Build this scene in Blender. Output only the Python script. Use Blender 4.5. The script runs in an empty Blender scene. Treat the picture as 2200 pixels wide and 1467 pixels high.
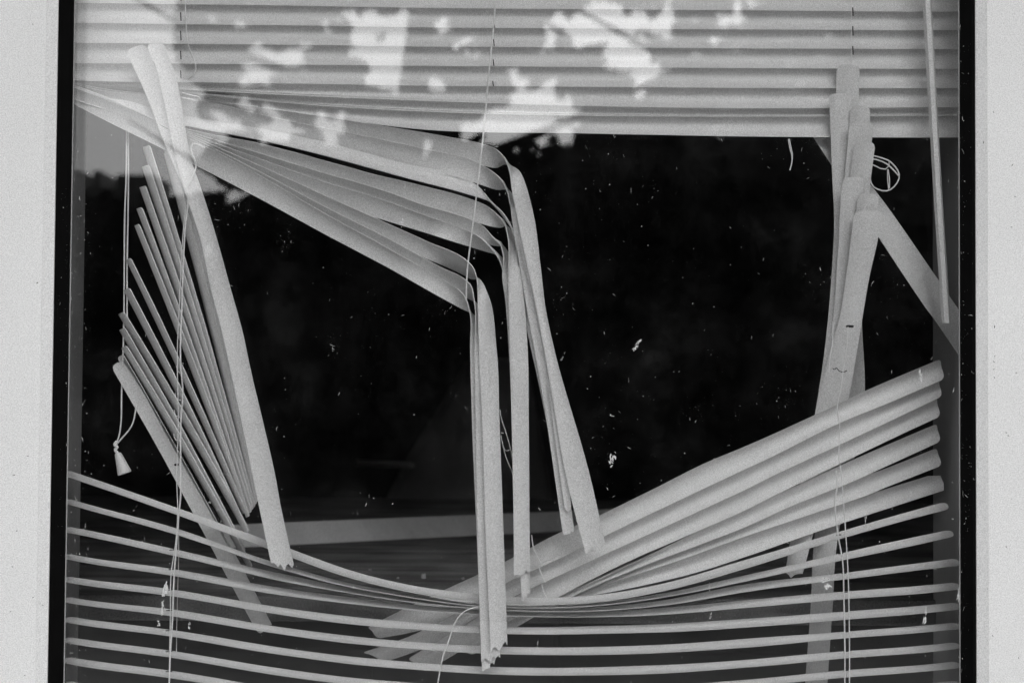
import bpy, bmesh, math, random
from mathutils import Vector, Matrix
R = math.radians
random.seed(7)
SC = bpy.context.scene
COL = SC.collection

# ---------------------------------------------------------------- camera
PW, PH, FPX = 2200.0, 1467.0, 50.0 / 36.0 * 2200.0
PITCH, ROLL = R(1.63), R(0.41)
CAM = Vector((0.0, -1.5, 0.0))
_f = Vector((0, math.cos(PITCH), math.sin(PITCH)))
_u0 = Vector((0, -math.sin(PITCH), math.cos(PITCH)))
_r0 = Vector((1, 0, 0))
RIGHT = _r0 * math.cos(ROLL) + _u0 * math.sin(ROLL)
UP = _u0 * math.cos(ROLL) - _r0 * math.sin(ROLL)
cd = bpy.data.cameras.new('camera')
cam = bpy.data.objects.new('camera', cd)
COL.objects.link(cam)
cd.sensor_width = 36.0
cd.lens = 50.0
cd.clip_start = 0.05
cd.clip_end = 2000.0
cam.matrix_world = Matrix(((RIGHT.x, UP.x, -_f.x, CAM.x), (RIGHT.y, UP.y, -_f.y, CAM.y),
                           (RIGHT.z, UP.z, -_f.z, CAM.z), (0, 0, 0, 1)))
cd.dof.use_dof = True
cd.dof.focus_distance = 1.535
cd.dof.aperture_fstop = 5.6
SC.camera = cam

# ---------------------------------------------------------------- sky, sun, exposure (black-and-white photograph: all light is neutral)
W = bpy.data.worlds.new('World')
SC.world = W
W.use_nodes = True
nt = W.node_tree
nt.nodes.clear()
sky = nt.nodes.new('ShaderNodeTexSky')
sky.sky_type = 'NISHITA'
sky.sun_disc = False
SUN_EL, SUN_AZ = R(43), R(168)
sky.sun_elevation = SUN_EL
sky.sun_rotation = SUN_AZ
sky.air_density = 1.0
sky.dust_density = 4.0
bw = nt.nodes.new('ShaderNodeRGBToBW')
bg = nt.nodes.new('ShaderNodeBackground')
wo = nt.nodes.new('ShaderNodeOutputWorld')
bg.inputs['Strength'].default_value = 0.12
nt.links.new(sky.outputs[0], bw.inputs[0])
nt.links.new(bw.outputs[0], bg.inputs['Color'])
nt.links.new(bg.outputs[0], wo.inputs['Surface'])
sd = bpy.data.lights.new('sun', 'SUN')
sd.energy = 0.6
sd.angle = R(50)
so = bpy.data.objects.new('sun', sd)
COL.objects.link(so)
sdir = Vector((math.sin(SUN_AZ) * math.cos(SUN_EL), math.cos(SUN_AZ) * math.cos(SUN_EL), math.sin(SUN_EL)))
so.rotation_euler = sdir.to_track_quat('Z', 'Y').to_euler()
so.location = (-3, -6, 8)
SC.view_settings.view_transform = 'Standard'
SC.view_settings.look = 'None'
SC.view_settings.gamma = 1.0
SC.view_settings.exposure = 0.89
SC.cycles.max_bounces = 10
SC.cycles.transparent_max_bounces = 32
SC.cycles.sample_clamp_indirect = 2.0
SC.cycles.caustics_reflective = False
SC.cycles.caustics_refractive = False
SC.cycles.use_denoising = True
SC.cycles.use_adaptive_sampling = False


# ---------------------------------------------------------------- helpers
def at(px, py, Y):
    d = _f + RIGHT * ((px - PW / 2) / FPX) - UP * ((py - PH / 2) / FPX)
    t = (Y - CAM.y) / d.y
    return CAM + d * t


def at_z(px, py, z):
    d = _f + RIGHT * ((px - PW / 2) / FPX) - UP * ((py - PH / 2) / FPX)
    return CAM + d * ((z - CAM.z) / d.z)


YM = 0.010                                     # middle of the two panes


def seen_in_glass(px, py, Y):
    """the place at depth Y outdoors whose reflection in the pane shows at a pixel"""
    p = at(px, py, 2 * YM - Y)
    return Vector((p.x, Y, p.z))


def link(o, parent=None):
    COL.objects.link(o)
    if parent:
        o.parent = parent
    return o


def mesh_obj(name, verts, faces, m, parent=None, smooth=None):
    me = bpy.data.meshes.new(name)
    me.from_pydata([tuple(v) for v in verts], [], faces)
    me.update()
    if m:
        me.materials.append(m)
    if smooth is not None:
        for p in me.polygons:
            p.use_smooth = True
        me.set_sharp_from_angle(angle=R(smooth))
    return link(bpy.data.objects.new(name, me), parent)


def bm_obj(name, bm, m, parent=None, smooth=None):
    me = bpy.data.meshes.new(name)
    bmesh.ops.recalc_face_normals(bm, faces=bm.faces)
    bm.to_mesh(me)
    bm.free()
    if m:
        me.materials.append(m)
    if smooth is not None:
        for p in me.polygons:
            p.use_smooth = True
        me.set_sharp_from_angle(angle=R(smooth))
    return link(bpy.data.objects.new(name, me), parent)


def add_box(bm, x0, x1, y0, y1, z0, z1, bev=0.0):
    g = bmesh.ops.create_cube(bm, size=1.0)
    for v in g['verts']:
        v.co = Vector((x0 + (v.co.x + .5) * (x1 - x0), y0 + (v.co.y + .5) * (y1 - y0), z0 + (v.co.z + .5) * (z1 - z0)))
    if bev:
        es = list({e for v in g['verts'] for e in v.link_edges})
        bmesh.ops.bevel(bm, geom=es, offset=bev, segments=2, affect='EDGES', profile=.5)


def box(name, x0, x1, y0, y1, z0, z1, m, parent=None, bev=0.0):
    bm = bmesh.new()
    add_box(bm, x0, x1, y0, y1, z0, z1, bev)
    return bm_obj(name, bm, m, parent, 35 if bev else None)


def prism(name, prof, z0, z1, m, parent=None, bev=0.0):
    """a profile in x,y run vertically"""
    n = len(prof)
    bm = bmesh.new()
    a = [bm.verts.new((x, y, z0)) for x, y in prof]
    b = [bm.verts.new((x, y, z1)) for x, y in prof]
    bm.faces.new(a)
    bm.faces.new(b)
    for i in range(n):
        j = (i + 1) % n
        bm.faces.new((a[i], a[j], b[j], b[i]))
    if bev:
        es = [e for e in bm.edges if abs(e.verts[0].co.z - e.verts[1].co.z) > .1]
        bmesh.ops.bevel(bm, geom=es, offset=bev, segments=3, affect='EDGES', profile=.5)
    return bm_obj(name, bm, m, parent, 50)


def empty(name, loc=(0, 0, 0)):
    o = bpy.data.objects.new(name, None)
    o.empty_display_size = .05
    o.location = loc
    return link(o)


def tag(o, label=None, cat=None, group=None, kind=None):
    for k, v in (('label', label), ('category', cat), ('group', group), ('kind', kind)):
        if v:
            o[k] = v
    return o


def catmull(P, n):
    """resample a list of equal-length tuples with a centripetal-ish Catmull-Rom, n samples, by chord of the first two numbers"""
    if len(P) == 1:
        return [P[0]] * n
    ts = [0.0]
    for a, b in zip(P, P[1:]):
        ts.append(ts[-1] + max(1e-6, math.hypot(b[0] - a[0], b[1] - a[1])))
    m = []
    k = len(P)
    for i in range(k):
        if i == 0:
            m.append([(P[1][c] - P[0][c]) / (ts[1] - ts[0]) for c in range(len(P[0]))])
        elif i == k - 1:
            m.append([(P[-1][c] - P[-2][c]) / (ts[-1] - ts[-2]) for c in range(len(P[0]))])
        else:
            h0, h1 = ts[i] - ts[i - 1], ts[i + 1] - ts[i]
            row = []
            for c in range(len(P[0])):
                d0 = (P[i][c] - P[i - 1][c]) / h0
                d1 = (P[i + 1][c] - P[i][c]) / h1
                v = (d0 * h1 + d1 * h0) / (h0 + h1)
                row.append(v)
            m.append(row)
    out = []
    for q in range(n):
        t = ts[-1] * q / (n - 1)
        i = 0
        while i < k - 2 and t > ts[i + 1]:
            i += 1
        h = ts[i + 1] - ts[i]
        s = (t - ts[i]) / h
        h00 = 2 * s ** 3 - 3 * s ** 2 + 1
        h10 = s ** 3 - 2 * s ** 2 + s
        h01 = -2 * s ** 3 + 3 * s ** 2
        h11 = s ** 3 - s ** 2
        out.append([h00 * P[i][c] + h10 * h * m[i][c] + h01 * P[i + 1][c] + h11 * h * m[i + 1][c] for c in range(len(P[0]))])
    return out


def with_depth(E, d):
    if isinstance(d, (int, float)):
        return [(x, y, d) for x, y in E]
    if len(d) == 2 and len(E) != 2:
        L = [0.0]
        for a, b in zip(E, E[1:]):
            L.append(L[-1] + math.hypot(b[0] - a[0], b[1] - a[1]))
        return [(x, y, d[0] + (d[1] - d[0]) * l / L[-1]) for (x, y), l in zip(E, L)]
    return [(x, y, dd) for (x, y), dd in zip(E, d)]


def ribbon(name, A, B, dA, dB, m, parent, crown=.002, ends=('round', 'round'), nv=7, step=22.0, thick=.00045, rad=.006):
    """a blind slat: edge A and edge B, each a row of places with a depth, bowed by crown, with real thickness"""
    A3, B3 = with_depth(A, dA), with_depth(B, dB)
    L = max(sum(math.hypot(b[0] - a[0], b[1] - a[1]) for a, b in zip(E, E[1:])) for E in (A, B))
    n = max(12, int(L / step))
    if len(A3) == len(B3):                      # paired stations: resample together
        AB = catmull([(*a, *b) for a, b in zip(A3, B3)], n)
        PA = [at(*r[:3]) for r in AB]
        PB = [at(*r[3:]) for r in AB]
    else:
        PA = [at(*r) for r in catmull(A3, n)]
        PB = [at(*r) for r in catmull(B3, n)]
    # extra rows by both ends for the rounded corners
    def dup_end(P, rev):
        P = P[::-1] if rev else P
        d = P[1] - P[0]
        l = d.length
        ins = [P[0] + d * (rad * t / l) for t in (.12, .4, 1.0)] if l > rad * 1.05 else []
        P = [P[0]] + ins + P[1:]
        return P[::-1] if rev else P
    if ends[0] == 'round':
        if min((PA[1] - PA[0]).length, (PB[1] - PB[0]).length) > rad * 1.05:
            PA, PB = dup_end(PA, False), dup_end(PB, False)
    if ends[1] == 'round':
        if min((PA[-1] - PA[-2]).length, (PB[-1] - PB[-2]).length) > rad * 1.05:
            PA, PB = dup_end(PA, True), dup_end(PB, True)
    n = len(PA)
    rg = random.Random(hash(name) & 1 | int(A[0][0] * 7 + A[0][1] * 13))
    verts = []
    wob = [rg.uniform(-1, 1) for _ in range(8)]
    for i in range(n):
        a, b = PA[i], PB[i]
        mid = (a + b) / 2
        j0, j1 = max(0, i - 1), min(n - 1, i + 1)
        tan = ((PA[j1] + PB[j1]) - (PA[j0] + PB[j0]))
        ac = b - a
        nrm = tan.cross(ac)
        if nrm.length < 1e-9:
            nrm = Vector((0, -1, 0))
        nrm.normalize()
        w = ac.length
        ins = 0.0
        for e, k in ((ends[0], (PA[i] - PA[0]).length), (ends[1], (PA[i] - PA[-1]).length)):
            if e == 'round' and k < rad and w > 0:
                ins = max(ins, (rad - math.sqrt(max(0, rad * rad - (rad - k) ** 2))) / w)
        ins = min(ins, .42)
        jag = 0.0
        row_t = tan.normalized() if tan.length > 0 else Vector((0, 0, 0))
        cr = crown
        if isinstance(crown, tuple):             # bowed one way where it runs level, the other where it hangs
            q = min(1.0, max(0.0, (abs(row_t.z) - .55) / .35))
            cr = crown[0] * (1 - q) + crown[1] * q
        top, bot = [], []
        for v in range(nv):
            s = ins + (1 - 2 * ins) * v / (nv - 1)
            c = cr * (1 - (2 * s - 1) ** 2)
            c += .00018 * math.sin(i * .55 + wob[0] * 6) * wob[1] * (2 * s - 1)
            p = a + ac * s + nrm * c
            if (i == n - 1 and ends[1] == 'ragged') or (i == 0 and ends[0] == 'ragged'):
                sg = 1 if i else -1
                p = p + row_t * sg * (wob[v % 8] * .0032 + (.004 if v == nv // 2 else 0))
            top.append(p + nrm * thick / 2)
            bot.append(p - nrm * thick / 2)
        verts += top + bot
    faces = []
    S = 2 * nv
    for i in range(n - 1):
        r, q = i * S, (i + 1) * S
        for v in range(nv - 1):
            faces.append((r + v, r + v + 1, q + v + 1, q + v))
            faces.append((r + nv + v + 1, r + nv + v, q + nv + v, q + nv + v + 1))
        faces.append((r + nv, r, q, q + nv))
        faces.append((r + nv - 1, r + S - 1, q + S - 1, q + nv - 1))
    for r, fl in ((0, False), ((n - 1) * S, True)):
        for v in range(nv - 1):
            f = (r + v + 1, r + v, r + nv + v, r + nv + v + 1)
            faces.append(f[::-1] if fl else f)
    return mesh_obj(name, verts, faces, m, parent, 55)


def tube_pts(P, r, nseg=6):
    verts, faces = [], []
    n = len(P)
    ref = Vector((0.13, 1, 0.07)).normalized()
    for i in range(n):
        t = (P[min(n - 1, i + 1)] - P[max(0, i - 1)])
        t.normalize()
        u = t.cross(ref)
        if u.length < 1e-4:
            u = t.cross(Vector((1, 0, 0)))
        u.normalize()
        w = t.cross(u)
        rr = r[i] if isinstance(r, (list, tuple)) else r
        for k in range(nseg):
            an = 2 * math.pi * k / nseg
            verts.append(P[i] + u * (rr * math.cos(an)) + w * (rr * math.sin(an)))
    for i in range(n - 1):
        for k in range(nseg):
            k2 = (k + 1) % nseg
            faces.append((i * nseg + k, i * nseg + k2, (i + 1) * nseg + k2, (i + 1) * nseg + k))
    faces.append(tuple(range(nseg))[::-1])
    faces.append(tuple((n - 1) * nseg + k for k in range(nseg)))
    return verts, faces


def cord(name, pts, d, r, m, parent, nseg=6, step=9.0):
    """a thread through places seen at pixels, at depth d"""
    P3 = with_depth(pts, d)
    L = sum(math.hypot(b[0] - a[0], b[1] - a[1]) for a, b in zip(pts, pts[1:]))
    n = max(6, int(L / step))
    P = [at(*q) for q in catmull(P3, n)]
    v, f = tube_pts(P, r, nseg)
    return mesh_obj(name, v, f, m, parent, 60)


def merge(parts):
    V, F = [], []
    for v, f in parts:
        o = len(V)
        V += list(v)
        F += [tuple(o + i for i in q) for q in f]
    return V, F


# ---------------------------------------------------------------- materials
def new_mat(name):
    m = bpy.data.materials.new(name)
    m.use_nodes = True
    t = m.node_tree
    b = t.nodes['Principled BSDF']
    return m, t, b


def paint(name, val, rough=.5, grain=0.0, gscale=900.0, mottle=0.0, mscale=9.0, bump=0.0, spec=.5, streak=None):
    m, t, b = new_mat(name)
    b.inputs['Roughness'].default_value = rough
    b.inputs['Specular IOR Level'].default_value = spec
    tc = t.nodes.new('ShaderNodeTexCoord')
    src = tc.outputs['Object']
    cur = None
    base = t.nodes.new('ShaderNodeValue')
    base.outputs[0].default_value = val
    cur = base.outputs[0]
    def mod(scale, amt, detail, vec=src):
        nonlocal cur
        n = t.nodes.new('ShaderNodeTexNoise')
        n.inputs['Scale'].default_value = scale
        n.inputs['Detail'].default_value = detail
        t.links.new(vec, n.inputs['Vector'])
        mr = t.nodes.new('ShaderNodeMapRange')
        mr.inputs['From Min'].default_value = .25
        mr.inputs['From Max'].default_value = .75
        mr.inputs['To Min'].default_value = 1 - amt
        mr.inputs['To Max'].default_value = 1 + amt
        t.links.new(n.outputs[0], mr.inputs['Value'])
        mu = t.nodes.new('ShaderNodeMath')
        mu.operation = 'MULTIPLY'
        t.links.new(cur, mu.inputs[0])
        t.links.new(mr.outputs[0], mu.inputs[1])
        cur = mu.outputs[0]
        return n
    gn = None
    if grain:
        gn = mod(gscale, grain, 1.0)
    if mottle:
        mod(mscale, mottle, 5.0)
    if streak:
        mp = t.nodes.new('ShaderNodeMapping')
        mp.inputs['Scale'].default_value = streak[0]
        t.links.new(src, mp.inputs['Vector'])
        mod(1.0, streak[1], 4.0, mp.outputs[0])
    cb = t.nodes.new('ShaderNodeCombineColor')
    for i in range(3):
        t.links.new(cur, cb.inputs[i])
    t.links.new(cb.outputs[0], b.inputs['Base Color'])
    if bump and gn:
        bp = t.nodes.new('ShaderNodeBump')
        bp.inputs['Strength'].default_value = bump
        bp.inputs['Distance'].default_value = .0004
        t.links.new(gn.outputs[0], bp.inputs['Height'])
        t.links.new(bp.outputs[0], b.inputs['Normal'])
    return m


GR = .24
M_FRAME = paint('white_frame_paint', .79, .45, .2, 850, .03, 6, .15)
M_GASKET = paint('black_rubber', .003, .8, .3, 900, .3, 40, .1, .05)
M_SLAT = paint('white_slat_enamel', .73, .42, GR, 900, .05, 14, .08, .35)
M_CORD = paint('white_cord', .85, .8, .2, 1500)
M_PLASTIC = paint('white_plastic', .72, .3, GR, 900)
M_SPACER = paint('aluminium_spacer', .45, .4, .1)
M_SLOT = paint('dark_slot', .015, .9)
M_JAMB = paint('grey_jamb_paint', .30, .6, .2, 900, .12, 12)
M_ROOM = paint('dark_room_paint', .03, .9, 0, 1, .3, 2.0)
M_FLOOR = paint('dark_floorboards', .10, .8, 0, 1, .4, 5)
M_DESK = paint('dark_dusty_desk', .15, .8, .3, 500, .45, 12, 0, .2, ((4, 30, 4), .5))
M_PLANK = paint('pale_plank', .86, .7, .2, 700, .12, 6, 0, .2, ((2.2, 40, 2), .14))
M_CLOTH = paint('grey_cloth', .30, .95, .2, 500, .2, 9)
M_METAL = paint('worn_metal_bar', .85, .35, .1)
M_CHIP = paint('plaster_chip', .38, .8, .2)
M_DIRT = paint('dried_dirt', .70, .9, .2, 900)
M_DARKDIRT = paint('dark_grit', .06, .9)
M_WALL = paint('house_render', .55, .8, .1, 300, .1, 3, .2)
M_PAVE = paint('paving', .58, .85, .2, 120, .25, 2.5)
M_GRASS = paint('ground_earth', .10, .9, .2, 60, .3, 1.5)
M_LEAF = paint('dark_leaf', .02, .8, 0, 1, .4, 3, 0, .08)
M_BARK = paint('bark', .05, .9, .3, 40, .3, 8)
M_FAR = paint('far_building_render', .10, .8, 0, 1, .2, .5)
M_FARGLASS = paint('far_building_glass', .03, .2)


def glass(name, film):
    m = bpy.data.materials.new(name)
    m.use_nodes = True
    t = m.node_tree
    t.nodes.clear()
    out = t.nodes.new('ShaderNodeOutputMaterial')
    tr = t.nodes.new('ShaderNodeBsdfTransparent')
    gl = t.nodes.new('ShaderNodeBsdfGlossy')
    gl.inputs['Roughness'].default_value = 0.0
    gl.inputs['Color'].default_value = (1, 1, 1, 1)
    tr.inputs['Color'].default_value = (.996, .996, .996, 1)
    ge = t.nodes.new('ShaderNodeNewGeometry')
    dp = t.nodes.new('ShaderNodeVectorMath')
    dp.operation = 'DOT_PRODUCT'
    t.links.new(ge.outputs['Incoming'], dp.inputs[0])
    t.links.new(ge.outputs['Normal'], dp.inputs[1])
    def mth(op, a, b=None):
        n = t.nodes.new('ShaderNodeMath')
        n.operation = op
        for i, x in enumerate((a, b)):
            if x is None:
                continue
            if isinstance(x, (int, float)):
                n.inputs[i].default_value = x
            else:
                t.links.new(x, n.inputs[i])
        return n.outputs[0]
    c = mth('ABSOLUTE', dp.outputs['Value'])
    p5 = mth('POWER', mth('SUBTRACT', 1.0, c), 5.0)
    R0 = .039
    fac = mth('ADD', mth('MULTIPLY', p5, 1 - R0), R0)
    mx = t.nodes.new('ShaderNodeMixShader')
    t.links.new(fac, mx.inputs[0])
    t.links.new(tr.outputs[0], mx.inputs[1])
    t.links.new(gl.outputs[0], mx.inputs[2])
    last = mx.outputs[0]
    if film:                                   # a thin uneven film of dust
        tc = t.nodes.new('ShaderNodeTexCoord')
        mp = t.nodes.new('ShaderNodeMapping')
        mp.inputs['Scale'].default_value = (11, 1, 11)
        t.links.new(tc.outputs['Object'], mp.inputs['Vector'])
        n1 = t.nodes.new('ShaderNodeTexNoise')
        n1.inputs['Scale'].default_value = 1.0
        n1.inputs['Detail'].default_value = 8
        n1.inputs['Roughness'].default_value = .7
        t.links.new(mp.outputs[0], n1.inputs['Vector'])
        n2 = t.nodes.new('ShaderNodeTexNoise')
        n2.inputs['Scale'].default_value = 700
        n2.inputs['Detail'].default_value = 2
        t.links.new(tc.outputs['Object'], n2.inputs['Vector'])
        a = mth('MULTIPLY', mth('POWER', n1.outputs[0], 5.5), mth('POWER', n2.outputs[0], 3.0))
        ff = mth('MULTIPLY', a, film)
        df = t.nodes.new('ShaderNodeBsdfDiffuse')
        df.inputs['Color'].default_value = (.7, .7, .7, 1)
        m2 = t.nodes.new('ShaderNodeMixShader')
        t.links.new(ff, m2.inputs[0])
        t.links.new(last, m2.inputs[1])
        t.links.new(df.outputs[0], m2.inputs[2])
        last = m2.outputs[0]
    t.links.new(last, out.inputs['Surface'])
    return m


M_GLASS_OUT = glass('dusty_outer_glass', .5)
M_GLASS_IN = glass('inner_glass', 0)

# ---------------------------------------------------------------- ground, house wall, room
GZ = -1.3
bm = bmesh.new()
bmesh.ops.create_grid(bm, x_segments=8, y_segments=8, size=600)
ground = bm_obj('ground', bm, M_GRASS)
ground.location = (0, 0, GZ)
tag(ground, kind='structure')
pv = box('pavement', -14, 14, -5.7, -.06, GZ + .004, GZ + .09, M_PAVE)
tag(pv, kind='structure')

ZB, ZT = -.62, .66                              # window opening: its foot and its head are out of the picture
GXL, GXR = at(117, 733, -.006).x, at(2093.5, 733, -.006).x     # outer edges of the black gasket
FXL, FXR = GXL - .16, GXR + .16
OX0, OX1 = FXL + .02, FXR - .02

bm = bmesh.new()
for b in ((-9, OX0, ZB - .8, 2.6), (OX1, 9, ZB - .8, 2.6)):
    add_box(bm, b[0], b[1], .0, .22, GZ, b[3])
add_box(bm, OX0, OX1, .0, .22, GZ, ZB - .08)
add_box(bm, OX0, OX1, .0, .22, ZT + .08, 2.6)
add_box(bm, -9, 9, -2.25, 0, 2.48, 2.58)  # unseen overhang, added to block high sky light and darken the closed slats
hw = bm_obj('house_wall', bm, M_WALL)
tag(hw, 'pale rendered house wall around the white window frame', 'wall')

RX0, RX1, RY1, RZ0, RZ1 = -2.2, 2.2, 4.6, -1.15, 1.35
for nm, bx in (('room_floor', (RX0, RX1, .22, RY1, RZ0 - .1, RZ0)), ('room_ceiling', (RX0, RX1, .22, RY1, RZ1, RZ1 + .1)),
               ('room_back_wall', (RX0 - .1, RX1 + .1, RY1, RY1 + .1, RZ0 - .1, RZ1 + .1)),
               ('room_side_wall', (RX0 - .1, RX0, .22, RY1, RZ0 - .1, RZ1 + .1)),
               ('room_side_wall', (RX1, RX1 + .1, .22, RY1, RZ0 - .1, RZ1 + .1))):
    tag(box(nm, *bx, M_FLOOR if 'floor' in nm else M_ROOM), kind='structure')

# ---------------------------------------------------------------- window: frame, beads, gasket, panes, spacer, jambs
win = empty('window', (0, 0, ZB))
tag(win, 'white window with black rubber gaskets and dirty double glazing in front of the broken blind', 'window')


def wpart(o):
    o.parent = win
    o.matrix_parent_inverse = Matrix.Translation((0, 0, -ZB))
    return o


BW_ = .0102                                    # bead
for s, gx in ((-1, GXL), (1, GXR)):
    e = gx + s * BW_
    wpart(prism('frame_stile', [(gx + s * .150, -.0178), (e, -.0178), (e, .03), (gx + s * .150, .03)], ZB, ZT, M_FRAME))
    wpart(prism('glazing_bead', [(e - s * .0001, -.0177), (gx, -.0115), (gx, .02), (e - s * .0002, .02)], ZB, ZT, M_FRAME))
    wpart(prism('gasket', [(gx, -.0095), (gx - s * .004, -.0115), (gx - s * .0135, -.004), (gx - s * .0135, -.0002), (gx, -.0002)], ZB, ZT, M_GASKET))
GIL, GIR = GXL + .0135, GXR - .0135
JXL, JXR = -.4905, .4945
wpart(box('frame_rail', GXL - .005, GXR + .005, -.024, .03, ZB - .11, ZB - .001, M_FRAME))
wpart(box('frame_rail', GXL - .005, GXR + .005, -.024, .03, ZT + .001, ZT + .11, M_FRAME))
wpart(box('outer_pane', GXL + .002, GXR - .002, .0000, .0040, ZB + .001, ZT - .001, M_GLASS_OUT))
wpart(box('inner_pane', GXL + .002, GXR - .002, .0185, .0225, ZB + .001, ZT - .001, M_GLASS_IN))
wpart(box('spacer', GIL - .013, GIL - .0075, .0043, .0182, ZB + .002, ZT - .002, M_JAMB))
wpart(box('spacer', GIR + .0075, GIR + .013, .0043, .0182, ZB + .002, ZT - .002, M_JAMB))
wpart(box('edge_strip', GIL - .0004, GIL + .0011, -.0006, -.0001, ZB + .002, ZT - .002, M_SPACER))
wpart(box('edge_strip', GIR - .0011, GIR + .0004, -.0006, -.0001, ZB + .002, ZT - .002, M_SPACER))
wpart(box('jamb', JXL - .05, JXL, .0235, .125, ZB, ZT, M_JAMB))
wpart(box('jamb', JXR, JXR + .05, .0235, .170, ZB, ZT, M_JAMB))

# ---------------------------------------------------------------- the venetian blind
blind = empty('venetian_blind', (0, 0, 0))
tag(blind, 'broken white venetian blind with bent, fallen and sagging slats behind the dirty window pane', 'window blind')

# closed slats at the top: lower edges, read along the window
XS = (139, 155, 400, 680, 900, 1250, 1600, 2058, 2068)
def row(*y):
    return list(zip(XS, y))
LOW = [row(-160, -160, -157, -155, -152, -149, -146, -145, -145),
       row(-119, -119, -115, -112, -108, -105, -103, -102, -102),
       row(-77, -77, -73, -70, -67, -63, -61, -60, -60),
       row(-35, -35, -31, -28, -25, -21, -18, -17, -17),
       row(7, 7, 10, 13.6, 17.5, 20.5, 23, 26, 26),
       row(50, 50, 53, 56, 59.5, 62, 64, 65.5, 65.5),
       row(93, 93, 95, 97.6, 100.6, 102.5, 104.7, 106, 106),
       row(135, 135.5, 137.5, 140, 142, 144.5, 147, 148.6, 148.6),
       row(172, 173, 177, 181, 184.6, 187, 189.5, 190, 190),
       row(173, 175, 193, 208, 217, 228, 233, 231, 231),
       row(174, 176.5, 201, 227, 240, 249, 251, 249, 249),
       row(175, 178, 208, 250, 278, 287, 293.5, 296, 296)]
HGT = [50] * 10 + [50, 52]
for k, E in enumerate(LOW):
    if k == 0:
        continue
    hs = [max(5.0, y - yp + 4.0) for (x, y), (xp, yp) in zip(E, LOW[k - 1])]   # each top edge hides just behind the slat above
    A = [(x, y - q) for (x, y), q in zip(E, hs)]
    dd = .0004 * max(0, k - 8)
    da, de = (.0502, .0465) if k < 9 else (.0500, .0470)
    ribbon('slat', A, E, da + dd, de + dd, M_SLAT, blind, crown=.0064, nv=11, step=30)

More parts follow.
